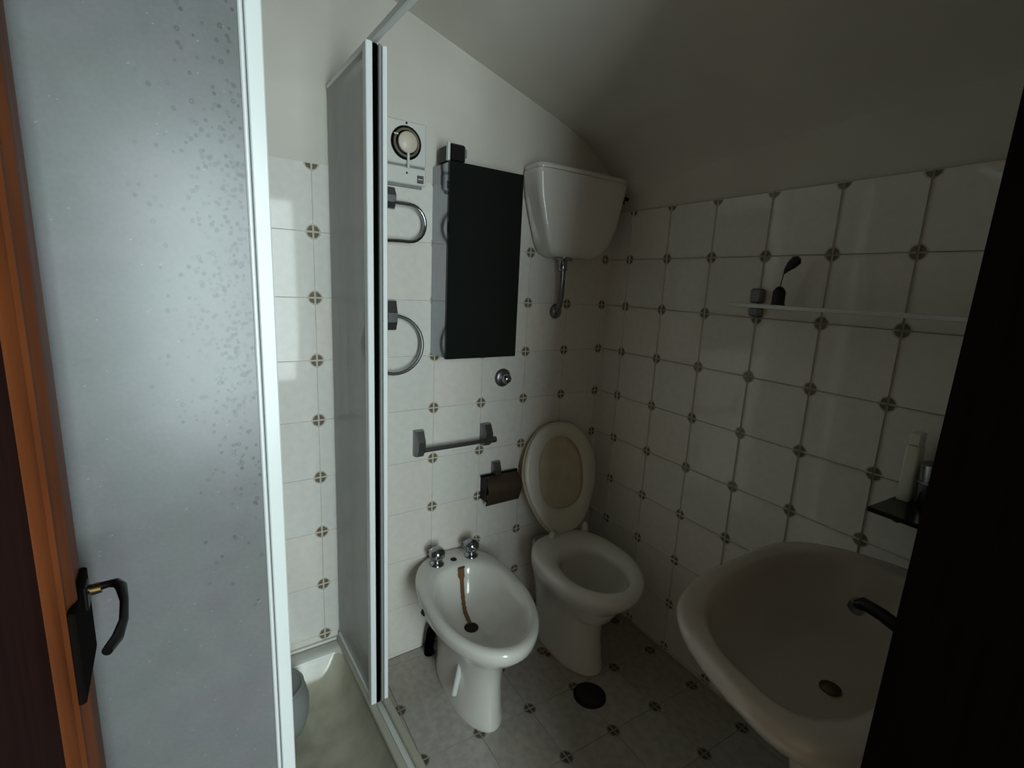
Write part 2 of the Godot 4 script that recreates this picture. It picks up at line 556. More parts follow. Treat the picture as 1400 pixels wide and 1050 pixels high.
func build_hall() -> void:
	var g := G.new()
	g.box(Vector3(-2.3, -0.12, 1.5), Vector3(0.35, 0.0, 3.3), 0.0001)
	struct("floor_hall", g, M.hall_floor, "brown hall floor behind the viewer", "floor")
	g = G.new()
	g.box(Vector3(-2.3, 2.6, 1.57), Vector3(0.35, 2.72, 3.3), 0.0001)
	struct("ceiling_hall", g, M.hall_wall, "hall ceiling behind the viewer", "ceiling")
	g = G.new()
	g.box(Vector3(-2.25, -0.1, 1.57), Vector3(-2.1, 2.62, 3.2), 0.0001)
	struct("wall_hall_left", g, M.hall_wall, "left wall of the hall behind the viewer", "wall")
	g = G.new()
	g.box(Vector3(0.15, -0.1, 1.57), Vector3(0.3, 2.62, 3.2), 0.0001)
	struct("wall_hall_right", g, M.hall_wall, "right wall of the hall behind the viewer", "wall")
	g = G.new()                     # far wall, with the opening of the balcony door
	g.prism(PackedVector2Array([Vector2(-2.2, -0.1), Vector2(-1.78, -0.1), Vector2(-1.78, 2.12), Vector2(-0.62, 2.12), Vector2(-0.62, -0.1), Vector2(0.25, -0.1), Vector2(0.25, 2.62), Vector2(-2.2, 2.62)]), 3.06, 3.2)
	struct("wall_hall_far", g, M.hall_wall, "far wall of the hall behind the viewer", "wall")
	g = G.new()                     # above the doorway, where the sloped wall stops short of the hall ceiling
	g.prism(PackedVector2Array([Vector2(-2.25, roof(-2.1) - 0.02), Vector2(0.3, roof(0.15) - 0.3), Vector2(0.3, 2.62), Vector2(-2.25, 2.62)]), 1.571, 1.60)
	struct("wall_hall_near", g, M.hall_wall, "hall wall above the bathroom doorway", "wall")
	g = G.new()
	for b in [[-1.78, -1.72], [-1.13, -1.06], [-0.68, -0.62]]:
		g.box(Vector3(b[0], 0, 3.03), Vector3(b[1], 2.12, 3.10), 0.004)
	for b in [[2.04, 2.12], [0.0, 0.52]]:
		g.box(Vector3(-1.74, b[0], 3.035), Vector3(-0.66, b[1], 3.095), 0.004)
	var w := struct("window_1", g, M.wood, "wooden balcony door with two glazed leaves across the hall", "window")
	var pane := mat(Color(0.8, 0.85, 0.85), 0.4)
	pane.emission_enabled = true
	pane.emission = Color(0.90, 1.0, 0.98)
	pane.emission_energy_multiplier = 1.5
	g = G.new()
	g.box(Vector3(-1.73, 0.50, 3.060), Vector3(-1.12, 2.06, 3.066), 0.0005)
	obj("pane", g, pane, w)
	var curtain := mat(Color(0.8, 0.8, 0.78), 0.8)
	curtain.emission_enabled = true
	curtain.emission = Color(0.93, 1.0, 0.98)
	curtain.emission_energy_multiplier = 0.9
	g = G.new()
	g.box(Vector3(-1.07, 0.50, 3.060), Vector3(-0.67, 2.06, 3.066), 0.0005)
	obj("pane", g, curtain, w)

# a frosted sheet with uv over its big faces: lo..hi, thin along axis (0 = x, 2 = z)
func sheet(lo: Vector3, hi: Vector3, axis: int) -> G:
	var g := G.new()
	g.box(lo, hi, 0.0006)
	var s := hi - lo
	for i in g.v.size():
		var p := g.v[i] - lo
		g.uv[i] = Vector2((p.x / s.x) if axis == 2 else (p.z / s.z), 1.0 - p.y / s.y)
	return g

func build_shower() -> void:
	# tray
	var t := thing("shower_tray", "stained white square shower tray in the left corner", "shower tray")
	var g := G.new()
	var rings := []
	for r in [[0.0, 0.004, 1.0], [0.168, 0.004, 1.0], [0.175, 0.012, 1.0], [0.1752, 0.050, 0.6], [0.172, 0.058, 0.7], [0.160, 0.064, 0.8], [0.0, 0.064, 0.8]]:
		rings.append(square_ring(-1.949, -1.125, 0.001, 0.79, r[1], 0.02 * r[2] + r[1] * 0.35, r[0]))
	g.loft(rings, true, false)
	obj("rim", g, M.tray_rim, t)
	g = G.new()
	rings = []
	for r in [[0.164, 0.0635, 0.8], [0.145, 0.071, 1.0], [0.11, 0.088, 1.4], [0.085, 0.112, 1.8], [0.071, 0.145, 2.0], [0.066, 0.20, 2.2], [0.060, 0.34, 2.4]]:
		rings.append(square_ring(-1.949, -1.125, 0.001, 0.79, r[1], 0.03 * r[2] + r[1] * 0.2, r[0]))
	g.loft(rings, false, true)
	obj("basin", g, M.tray, t)
	g = G.new()
	g.lathe([[0.0, 0.0], [0.045, 0.0], [0.045, 0.003], [0.036, 0.005], [0.0, 0.004]], Transform3D(Basis(), Vector3(-1.55, 0.0605, 0.52)))
	obj("drain", g, M.chrome_dull, t)
	g = G.new()                     # sealing bead along the wall
	g.tube([Vector3(-1.94, 0.178, 0.006), Vector3(-1.14, 0.178, 0.006)], 0.006, 8)
	obj("sealant", g, M.white_plastic, t)
	# the corner enclosure: rails above and below on two sides, sliding panels pushed back from the corner
	var f := thing("shower_enclosure", "corner shower enclosure of frosted sliding panels in thin white frames", "shower")
	var bars := [
		["top_rail", M.white_metal, Vector3(-1.173, 1.955, 0.004), Vector3(-1.157, 1.975, 0.772), 0.003],
		["top_rail", M.white_metal, Vector3(-1.945, 1.955, 0.748), Vector3(-1.173, 1.975, 0.764), 0.003],
		["bottom_rail", M.old_rail, Vector3(-1.196, 0.1755, 0.012), Vector3(-1.174, 0.187, 0.775), 0.003],
		["bottom_rail", M.old_rail, Vector3(-1.156, 0.1755, 0.012), Vector3(-1.134, 0.190, 0.775), 0.003],
		["bottom_rail", M.old_rail, Vector3(-1.945, 0.1755, 0.735), Vector3(-1.196, 0.187, 0.780), 0.003],
		["wall_profile", M.white_metal, Vector3(-1.160, 0.19, 0.001), Vector3(-1.134, 1.955, 0.028), 0.003],
		["wall_profile", M.white_metal, Vector3(-1.949, 0.19, 0.738), Vector3(-1.925, 1.955, 0.778), 0.003]]
	for k in bars:
		g = G.new()
		g.box(k[2], k[3], k[4])
		obj(k[0], g, k[1], f)
	# each panel: its sheet, and the pieces of its frame on it
	var panels := [
		["frosted panel pushed against the back wall", 1, 0, Vector3(-1.1845, 0.20, 0.012), Vector3(-1.1805, 1.945, 0.345), [
			["stile", M.white_metal, Vector3(-1.1905, 0.188, 0.335), Vector3(-1.1745, 1.952, 0.360)],
			["gap_strip", M.shade_black, Vector3(-1.1725, 0.180, 0.338), Vector3(-1.1600, 1.953, 0.352)],  # black strip drawn in place of the dark gap between the stiles
			["edge_strip", M.white_metal, Vector3(-1.1885, 0.188, 0.012), Vector3(-1.1765, 0.204, 0.345)],
			["edge_strip", M.white_metal, Vector3(-1.1865, 1.942, 0.012), Vector3(-1.1785, 1.952, 0.345)]]],
		["panel showing only its narrow white end next to the black gap", 2, 0, Vector3(-1.1465, 0.20, 0.028), Vector3(-1.1425, 1.945, 0.345), [
			["stile", M.white_metal, Vector3(-1.1505, 0.190, 0.335), Vector3(-1.1390, 1.950, 0.360)],
			["gap_strip", M.grey_plastic, Vector3(-1.1590, 0.185, 0.338), Vector3(-1.1520, 1.952, 0.358)]]],
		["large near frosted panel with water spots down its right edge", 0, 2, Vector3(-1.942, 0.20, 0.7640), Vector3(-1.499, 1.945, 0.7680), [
			["edge_strip", M.white_metal, Vector3(-1.4995, 0.195, 0.760), Vector3(-1.4935, 1.950, 0.772)]]],
		["panel behind the large near one, showing only its white stile", 1, 2, Vector3(-1.935, 0.20, 0.7430), Vector3(-1.488, 1.945, 0.7470), [
			["stile", M.white_metal, Vector3(-1.4895, 0.190, 0.736), Vector3(-1.4675, 1.950, 0.756)]]]]
	for k in panels:
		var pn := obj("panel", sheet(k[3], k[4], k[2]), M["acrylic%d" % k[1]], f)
		pn.set_meta("label", k[0])
		for q in k[5]:
			g = G.new()
			g.box(q[2], q[3], 0.0018)
			obj(q[0], g, q[1], pn)
	# tub left standing in the tray
	var tub := thing("plastic_tub", "rounded grey plastic tub standing in the shower tray behind the white stile", "tub", Vector3(-1.415, 0.0725, 0.19))
	g = G.new()
	g.lathe([[0.0, 0.0], [0.060, 0.0], [0.072, 0.012], [0.084, 0.05], [0.086, 0.10], [0.078, 0.135], [0.070, 0.15], [0.064, 0.15], [0.072, 0.13], [0.078, 0.09], [0.066, 0.015], [0.0, 0.012]], Transform3D(), 28)
	obj("body", g, M.grey_plastic, tub)
	g = G.new()
	g.lathe([[0.069, 0.146], [0.074, 0.148], [0.074, 0.155], [0.066, 0.157], [0.064, 0.151]], Transform3D(), 28)
	obj("rim", g, M.grey_plastic, tub)

func square_ring(x0: float, x1: float, z0: float, z1: float, inset: float, rad: float, y: float) -> PackedVector3Array:
	x0 += inset; x1 -= inset; z0 += inset; z1 -= inset
	rad = minf(rad, 0.45 * minf(x1 - x0, z1 - z0))
	var out := PackedVector3Array()
	for c in [[x1 - rad, z1 - rad, 0.0], [x0 + rad, z1 - rad, PI / 2], [x0 + rad, z0 + rad, PI], [x1 - rad, z0 + rad, PI * 1.5]]:
		for k in 7:
			var a: float = c[2] + PI / 2 * k / 6.0
			out.append(Vector3(c[0] + rad * cos(a), y, c[1] + rad * sin(a)))
	return out

func build_door() -> void:
	var d := thing("door_1", "open brown wooden door with panelled face at the left edge", "door")
	d.set_meta("kind", "structure")
	var x0 := -1.757; var x1 := -1.717
	var z0 := 0.832; var z1 := 1.535
	var g := G.new()
	g.box(Vector3(x0, 0.012, z0), Vector3(x1, 2.005, z0 + 0.115), 0.004)
	obj("stile", g, M.wood, d)
	g = G.new()
	g.box(Vector3(x0, 0.012, z1 - 0.115), Vector3(x1, 2.005, z1), 0.004)
	obj("stile", g, M.wood, d)
	for r in [[0.012, 0.20], [0.50, 0.62], [1.89, 2.005]]:
		g = G.new()
		g.box(Vector3(x0, r[0], z0 + 0.114), Vector3(x1, r[1], z1 - 0.114), 0.003)
		obj("rail", g, M.wood, d)
	for r in [[0.195, 0.505], [0.615, 1.895]]:
		g = G.new()
		g.box(Vector3(x0 + 0.013, r[0], z0 + 0.105), Vector3(x1 - 0.013, r[1], z1 - 0.105), 0.002)
		var pn := obj("panel", g, M.wood_panel, d)
		for e in [[z0 + 0.070, z0 + 0.135, 1.0], [z1 - 0.070, z1 - 0.135, -1.0]]:     # the mouldings: proud of the stile, falling to the panel
			g = G.new()
			var za: float = e[0]; var zb: float = e[1]
			var sgn: float = e[2]
			var prof := [Vector2(x1 - 0.002, za), Vector2(x1 + 0.004, za + 0.004 * sgn), Vector2(x1 + 0.006, za + 0.010 * sgn), Vector2(x1 + 0.005, za + 0.016 * sgn), Vector2(x1 + 0.001, za + 0.026 * sgn), Vector2(x1 - 0.004, za + 0.045 * sgn), Vector2(x1 - 0.013, zb), Vector2(x1 - 0.016, zb), Vector2(x1 - 0.016, za)]
			var ra := PackedVector3Array(); var rb := PackedVector3Array()
			for q in prof:
				ra.append(Vector3(q.x, r[0], q.y)); rb.append(Vector3(q.x, r[1], q.y))
			g.loft([ra, rb])
			obj("moulding", g, M.wood, pn)
	# lever handle: plate, neck straight out of the door, lever bent back towards the hinges
	var hy := 1.037; var hz := 0.868
	g = G.new()                     # dark plate added for the shadow by the handle
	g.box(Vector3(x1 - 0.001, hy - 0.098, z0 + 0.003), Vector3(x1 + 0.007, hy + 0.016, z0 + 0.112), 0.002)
	obj("shadow_plate", g, M.shadow_brown, d)
	g = G.new()
	g.box(Vector3(x1 + 0.006, hy - 0.020, hz - 0.012), Vector3(x1 + 0.010, hy + 0.010, hz + 0.012), 0.001)
	var h := obj("handle", g, M.dark_metal, d)
	g = G.new()
	g.tube([Vector3(x1, hy, hz), Vector3(x1 + 0.016, hy + 0.001, hz), Vector3(x1 + 0.030, hy + 0.002, hz), Vector3(x1 + 0.037, hy + 0.002, hz + 0.002), Vector3(x1 + 0.042, hy + 0.001, hz + 0.012), Vector3(x1 + 0.046, hy - 0.003, hz + 0.040), Vector3(x1 + 0.047, hy - 0.006, hz + 0.075), Vector3(x1 + 0.043, hy - 0.007, hz + 0.105), Vector3(x1 + 0.036, hy - 0.005, hz + 0.128)], [0.0065, 0.0050, 0.0045, 0.0058, 0.0062, 0.0044, 0.0046, 0.0058, 0.0050], 12)
	obj("lever", g, M.dark_metal, h)
	g = G.new()
	g.tube([Vector3(x1 + 0.012, hy - 0.001, hz), Vector3(x1 + 0.022, hy, hz)], 0.0068, 14)
	obj("rose", g, M.brass, h)
	g = G.new()
	g.box(Vector3(x0 + 0.010, hy - 0.11, z0 - 0.0015), Vector3(x1 - 0.010, hy + 0.07, z0 + 0.001), 0.0005)
	obj("latch_plate", g, M.brass, d)

func build_toilet() -> void:
	var t := thing("toilet", "white floor-standing toilet with its seat and lid raised, beside the bidet", "toilet")
	var cx := -0.32
	var g := G.new()
	var rings := []
	for r in [[0.0, 0.100, 0.09, 0.475], [0.012, 0.102, 0.088, 0.477], [0.03, 0.096, 0.095, 0.468], [0.12, 0.094, 0.09, 0.455], [0.20, 0.100, 0.08, 0.455], [0.26, 0.122, 0.075, 0.495], [0.31, 0.152, 0.09, 0.555], [0.345, 0.172, 0.105, 0.590], [0.375, 0.186, 0.115, 0.610], [0.395, 0.190, 0.12, 0.614], [0.408, 0.186, 0.125, 0.609], [0.415, 0.172, 0.14, 0.597], [0.414, 0.148, 0.205, 0.580], [0.408, 0.130, 0.248, 0.567], [0.395, 0.119, 0.266, 0.558], [0.37, 0.116, 0.270, 0.555], [0.36, 0.120, 0.268, 0.557], [0.30, 0.108, 0.285, 0.540], [0.235, 0.085, 0.30, 0.50], [0.19, 0.055, 0.32, 0.44], [0.175, 0.02, 0.35, 0.39]]:
		rings.append(ring_at(outline(cx, r[1], r[2], r[3], 2.0, 2.5), r[0]))
	g.loft(rings)
	obj("bowl", g, M.ceramic, t)
	g = G.new()                     # the back of the bowl, up to the wall
	rings = []
	for r in [[0.20, 0.045], [0.23, 0.050], [0.32, 0.055], [0.332, 0.052], [0.336, 0.045]]:
		rings.append(ring_at(outline(cx + 0.012, r[1], 0.004, 0.27, 5.0, 5.0), r[0]))
	g.loft(rings)
	obj("back_shelf", g, M.ceramic, t)
	g = G.new()                     # standing water
	g.fan(ring_at(outline(cx, 0.068, 0.312, 0.465, 2.0, 2.4), 0.212), false)
	obj("water", g, mat(Color(0.35, 0.34, 0.30), 0.03), t)
	# raised seat and lid, leaning on the wall
	var lean := Transform3D(Basis(Vector3(1, 0, 0), 0.0), Vector3(-0.272, 0.400, 0.145))
	var tip := Vector3(-0.272, 0.862, 0.030)
	var by := (tip - lean.origin).normalized()
	var bx := Vector3(1, 0, 0.0)
	bx = (bx - by * bx.dot(by)).normalized()
	lean.basis = Basis(bx, by, bx.cross(by))
	var mk := func(profile: Array) -> Array:
		var out := []
		for r in profile:
			var ring := PackedVector3Array()
			for p in outline(0.0, r[0], r[1], r[2], 2.15, 2.6, r[4], 0.0):
				ring.append(lean * Vector3(p.x, p.y, r[3]))
			out.append(ring)
		return out
	g = G.new()
	g.loft(mk.call([[0.190, 0.0, 0.470, -0.020, 0.72], [0.195, -0.004, 0.474, -0.014, 0.72], [0.192, 0.0, 0.471, -0.006, 0.72], [0.16, 0.04, 0.45, -0.004, 0.8]]))
	obj("lid", g, M.lid, t)
	g = G.new()
	g.loft(mk.call([[0.186, 0.012, 0.466, -0.002, 0.72], [0.196, 0.004, 0.475, 0.006, 0.72], [0.194, 0.006, 0.473, 0.014, 0.72], [0.180, 0.02, 0.460, 0.020, 0.74], [0.135, 0.085, 0.425, 0.018, 0.98], [0.120, 0.108, 0.412, 0.012, 1.0], [0.118, 0.112, 0.410, 0.004, 1.0], [0.124, 0.105, 0.416, -0.002, 1.0]]), false, false, true)
	obj("seat", g, M.seat, t)
	g = G.new()
	g.tube([lean * Vector3(-0.105, -0.012, 0.004), lean * Vector3(0.105, -0.012, 0.004)], 0.007, 10)
	obj("hinge_bar", g, M.dark_metal, t)
	for s in [-1.0, 1.0]:
		g = G.new()
		var p: Vector3 = lean * Vector3(0.088 * s, -0.012, 0.006)
		g.lathe([[0.0, -0.012], [0.020, -0.012], [0.021, -0.004], [0.016, 0.004], [0.014, 0.014], [0.010, 0.022], [0.0, 0.024]], Transform3D(Basis(), Vector3(p.x, 0.412, p.z + 0.006)), 18)
		obj("hinge", g, M.seat, t)
	for s in [-1.0, 1.0]:
		g = G.new()
		g.lathe([[0.0, 0.0], [0.009, 0.0], [0.009, 0.004], [0.005, 0.009], [0.0, 0.010]], Transform3D(Basis(), Vector3(cx - 0.028 + 0.115 * s, 0.0, 0.30)), 12)
		obj("floor_bolt", g, M.rust, t)
	# high-level cistern
	var c := thing("cistern", "white ceramic high-level flush cistern in the corner above the toilet", "cistern")
	g = G.new()
	rings = []
	for r in [[1.536, 0.085, 0.025, 0.090, -0.284], [1.543, 0.112, 0.014, 0.106, -0.284], [1.558, 0.134, 0.007, 0.116, -0.283], [1.59, 0.160, 0.004, 0.122, -0.273], [1.66, 0.188, 0.002, 0.127, -0.269], [1.74, 0.208, 0.002, 0.130, -0.273], [1.815, 0.223, 0.001, 0.132, -0.269], [1.828, 0.225, 0.001, 0.133, -0.268], [1.832, 0.222, 0.002, 0.131, -0.268], [1.833, 0.214, 0.006, 0.126, -0.268]]:
		rings.append(ring_at(outline(r[4], r[1], r[2], r[3], 7.0, 9.0, 1.0, 0.08), r[0]))
	g.loft(rings)
	obj("tank", g, M.ceramic, c)
	g = G.new()
	rings = []
	for r in [[1.8335, 0.220, 0.003, 0.130], [1.842, 0.223, 0.002, 0.132], [1.849, 0.220, 0.004, 0.129], [1.851, 0.210, 0.010, 0.122]]:
		rings.append(ring_at(outline(-0.268, r[1], r[2], r[3], 7.0, 9.0, 1.0, 0.08), r[0]))
	g.loft(rings)
	obj("lid", g, M.ceramic, c)
	g = G.new()
	g.tube([Vector3(-0.085, 1.792, 0.085), Vector3(-0.048, 1.792, 0.083)], 0.011, 12)
	g.tube([Vector3(-0.050, 1.765, 0.082), Vector3(-0.050, 1.812, 0.082)], 0.015, 12)
	g.tube([Vector3(-0.046, 1.790, 0.082), Vector3(-0.012, 1.788, 0.080)], 0.008, 10)
	obj("inlet_valve", g, M.dark_metal, c)
	# flush pipe
	var f := thing("flush_pipe", "chrome flush pipe dropping from the cistern into the tiles", "pipe")
	g = G.new()
	g.tube([Vector3(-0.318, 1.535, 0.062), Vector3(-0.318, 1.44, 0.062), Vector3(-0.314, 1.385, 0.056), Vector3(-0.306, 1.350, 0.040), Vector3(-0.297, 1.332, 0.020), Vector3(-0.291, 1.325, 0.001)], 0.0125, 14)
	obj("tube", g, M.chrome_dull, f)
	g = G.new()
	g.lathe([[0.0, 0.0], [0.017, 0.0], [0.018, 0.01], [0.017, 0.036], [0.024, 0.040], [0.032, 0.047], [0.032, 0.052], [0.0, 0.052]], Transform3D(Basis(), Vector3(-0.318, 1.486, 0.062)), 20)
	obj("coupling_nut", g, M.chrome, f)
	g = G.new()
	g.lathe([[0.0, 0.0], [0.030, 0.0], [0.029, 0.005], [0.020, 0.014], [0.014, 0.018], [0.0, 0.018]], Transform3D(Basis(Vector3.RIGHT, PI / 2), Vector3(-0.291, 1.325, 0.0005)), 20)
	obj("rosette", g, M.chrome_dull, f)

func bidet_ring(r: Array) -> PackedVector3Array:
	return ring_at(outline(-0.778, r[1], r[2], r[3], 2.0, 2.5), r[0])

func build_bidet() -> void:
	var t := thing("bidet", "white pedestal bidet with two chrome taps and a rust streak in its bowl", "bidet")
	var prof := [[0.0, 0.088, 0.06, 0.475], [0.010, 0.090, 0.058, 0.477], [0.03, 0.084, 0.064, 0.468], [0.14, 0.083, 0.06, 0.462], [0.22, 0.093, 0.05, 0.470], [0.275, 0.122, 0.035, 0.515], [0.315, 0.155, 0.018, 0.565], [0.342, 0.172, 0.006, 0.590], [0.352, 0.178, 0.003, 0.598], [0.378, 0.182, 0.001, 0.604], [0.388, 0.180, 0.003, 0.601], [0.394, 0.172, 0.010, 0.592], [0.395, 0.158, 0.060, 0.580], [0.392, 0.146, 0.108, 0.570], [0.383, 0.138, 0.122, 0.561], [0.350, 0.130, 0.130, 0.550], [0.30, 0.115, 0.145, 0.520], [0.262, 0.088, 0.170, 0.465], [0.247, 0.052, 0.20, 0.40], [0.243, 0.018, 0.252, 0.305]]
	var rings := []
	for r in prof: rings.append(bidet_ring(r))
	var g := G.new()
	g.loft(rings)
	obj("bowl", g, M.ceramic, t)
	# drain and the rust that runs down to it from the rim jets
	g = G.new()
	g.lathe([[0.0, 0.0], [0.025, 0.0], [0.025, 0.003], [0.017, 0.004], [0.015, 0.001], [0.0, 0.001]], Transform3D(Basis(), Vector3(-0.807, 0.243, 0.278)), 20)
	obj("drain", g, M.rust_dark, t)
	var k := 43                     # the outline's backmost point
	var line := []
	for i in range(14, prof.size()): line.append(rings[i][k])
	line.append(Vector3(-0.806, 0.2475, 0.265))
	g = G.new()
	var rr := RandomNumberGenerator.new()
	rr.seed = 3
	var pts := []
	for i in line.size() - 1:
		for s in 4: pts.append(line[i].lerp(line[i + 1], s / 4.0))
	for i in pts.size() - 1:
		var wa := 0.006 + 0.003 * absf(sin(i * 1.7)) + (0.008 if i < 5 else 0.0)
		var wb := 0.006 + 0.003 * absf(sin((i + 1) * 1.7)) + (0.008 if i + 1 < 5 else 0.0)
		var up := Vector3(0, 0.0018, 0.0018)
		g.quad(pts[i] + Vector3(-wa, 0, 0) + up, pts[i] + Vector3(wa, 0, 0) + up, pts[i + 1] + Vector3(wb, 0, 0) + up, pts[i + 1] + Vector3(-wb, 0, 0) + up)
	g.first = g.v.size()
	obj("rust_streak", g, M.rust, t)
	for i in 3:
		g = G.new()
		var p: Vector3 = rings[14][k] + Vector3((i - 1) * 0.010, -0.004, 0.001)
		g.lathe([[0.0, 0.0], [0.0042, 0.0], [0.0035, 0.003], [0.0, 0.003]], Transform3D(Basis(Vector3.RIGHT, 1.1), p), 10)
		obj("rim_jet", g, M.rust_dark, t)
	for s in [[-0.845, 0.078], [-0.705, 0.088]]:
		g = G.new()
		g.lathe([[0.0, 0.0], [0.027, 0.0], [0.027, 0.004], [0.019, 0.010], [0.014, 0.014], [0.015, 0.020], [0.024, 0.025], [0.029, 0.034], [0.0305, 0.045], [0.028, 0.056], [0.020, 0.064], [0.010, 0.068], [0.0, 0.069]], Transform3D(Basis(), Vector3(s[0], 0.393, s[1])), 24)
		var tap := obj("tap", g, M.chrome, t)
		g = G.new()
		g.tube([Vector3(s[0], 0.428, s[1]), Vector3(s[0] - 0.018, 0.432, s[1] - 0.032)], [0.014, 0.012], 12)
		obj("grip", g, M.chrome, tap)
	g = G.new()
	g.lathe([[0.0, 0.0], [0.012, 0.0], [0.012, 0.002], [0.0, 0.002]], Transform3D(Basis(), Vector3(-0.777, 0.3945, 0.082)), 16)
	obj("spout_hole", g, M.rust_dark, t)
	g = G.new()
	g.lathe([[0.0, -0.004], [0.012, -0.004], [0.012, 0.006], [0.006, 0.011], [0.0, 0.011]], Transform3D(Basis(Vector3.BACK, PI / 2), Vector3(-0.978, 0.358, 0.262)), 14)
	obj("side_screw", g, M.rust_dark, t)
	g = G.new()
	g.tube([Vector3(-0.868, 0.255, 0.34), Vector3(-0.884, 0.185, 0.345), Vector3(-0.906, 0.075, 0.345)], [0.0105, 0.0105, 0.0095], 12)
	obj("overflow_tube", g, M.white_plastic, t)
	g = G.new()
	g.tube([Vector3(-0.800, 0.25, 0.10), Vector3(-0.825, 0.16, 0.075), Vector3(-0.850, 0.10, 0.055), Vector3(-0.858, 0.03, 0.05), Vector3(-0.858, 0.0, 0.05)], 0.018, 12)
	obj("shadow_pipe", g, M.shade_black, t)  # dark pipe added for the shadow behind the bidet

func build_basin() -> void:
	var t := thing("washbasin", "large dim white pedestal washbasin in the lower right corner", "washbasin")
	var cx := -0.528
	var o := func(a: float, z0: float, z1: float, y: float, nb := 3.4) -> PackedVector3Array:
		var ring := PackedVector3Array()
		for p in outline(0.0, a, z0, z1, 3.6, nb, 1.0, 0.0):
			var k := lerpf(0.80, 1.0, smoothstep(0.98, 1.34, p.y))
			ring.append(Vector3(cx + p.x * k - 0.05 * (p.y - 1.2), y, p.y))
		return ring
	var g := G.new()
	g.loft([o.call(0.10, 1.20, 1.425, 0.60), o.call(0.17, 1.13, 1.43, 0.625), o.call(0.27, 1.065, 1.435, 0.68), o.call(0.345, 1.020, 1.44, 0.735), o.call(0.372, 1.004, 1.443, 0.765), o.call(0.378, 1.0, 1.444, 0.782), o.call(0.374, 1.003, 1.443, 0.793), o.call(0.362, 1.012, 1.440, 0.798), o.call(0.335, 1.030, 1.400, 0.795, 2.6), o.call(0.318, 1.040, 1.385, 0.787, 2.6), o.call(0.308, 1.048, 1.375, 0.765, 2.6), o.call(0.285, 1.065, 1.36, 0.72, 2.4), o.call(0.24, 1.10, 1.34, 0.675, 2.2), o.call(0.16, 1.15, 1.32, 0.652, 2.0), o.call(0.05, 1.22, 1.29, 0.645, 2.0)])
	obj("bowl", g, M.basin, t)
	g = G.new()
	var rings := []
	for r in [[0.0, 0.105, 1.20, 1.43], [0.02, 0.10, 1.205, 1.43], [0.10, 0.085, 1.225, 1.425], [0.45, 0.085, 1.225, 1.425], [0.58, 0.10, 1.20, 1.43], [0.625, 0.12, 1.18, 1.43]]:
		rings.append(ring_at(outline(cx, r[1], r[2], r[3], 2.4, 4.0, 1.0, 0.0), r[0]))
	g.loft(rings)
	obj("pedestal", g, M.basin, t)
	g = G.new()
	g.lathe([[0.0, 0.0], [0.020, 0.0], [0.020, 0.003], [0.0, 0.002]], Transform3D(Basis(), Vector3(-0.545, 0.6465, 1.262)), 20)
	obj("drain", g, M.brushed, t)
	g = G.new()
	g.tube([Vector3(-0.598, 0.79, 1.412), Vector3(-0.598, 0.83, 1.412), Vector3(-0.597, 0.852, 1.400), Vector3(-0.592, 0.864, 1.372), Vector3(-0.583, 0.872, 1.33), Vector3(-0.574, 0.872, 1.298), Vector3(-0.571, 0.858, 1.286)], [0.016, 0.015, 0.014, 0.0125, 0.012, 0.0125, 0.0125], 14)
	var tap := obj("tap", g, M.dark_metal, t)
	g = G.new()
	g.tube([Vector3(-0.5725, 0.867, 1.290), Vector3(-0.5695, 0.852, 1.284)], 0.0145, 14)
	obj("aerator", g, M.chrome, tap)
	g = G.new()
	g.lathe([[0.0, 0.0], [0.026, 0.0], [0.024, 0.006], [0.017, 0.012], [0.0, 0.012]], Transform3D(Basis(), Vector3(-0.598, 0.797, 1.412)), 20)
	obj("tap_base", g, M.chrome_dull, tap)

func build_cabinet() -> void:
	var t := thing("mirror_cabinet", "wall cabinet with a glossy black front and mirrored side, left of the cistern", "cabinet")
	var x0 := -0.848; var x1 := -0.565; var y0 := 1.171; var y1 := 1.789
	var g := G.new()
	g.box(Vector3(x0 + 0.003, y0 + 0.002, 0.001), Vector3(x1 - 0.001, y1 - 0.002, 0.106), 0.002)
	obj("body", g, M.grey_plastic, t)
	g = G.new()
	g.box(Vector3(x0, y0, 0.001), Vector3(x0 + 0.0028, y1, 0.108), 0.0005)
	obj("side_mirror", g, M.mirror, t)
	g = G.new()
	g.box(Vector3(x0, y0 - 0.003, 0.108), Vector3(x1, y1 + 0.003, 0.120), 0.0012)
	obj("door", g, M.black_gloss, t)
	var l := thing("cabinet_lamp", "small black lamp box with a white edge on top of the black cabinet", "lamp")
	g = G.new()
	g.box(Vector3(-0.843, 1.7935, 0.030), Vector3(-0.790, 1.845, 0.114), 0.004)
	obj("housing", g, M.black, l)
	g = G.new()
	g.box(Vector3(-0.852, 1.7935, 0.100), Vector3(-0.8435, 1.847, 0.112), 0.001)
	obj("side_plate", g, M.white_plastic, l)
	g = G.new()
	g.box(Vector3(-0.790, 1.812, 0.045), Vector3(-0.776, 1.840, 0.100), 0.003)
	obj("end_cap", g, M.grey_plastic, l)

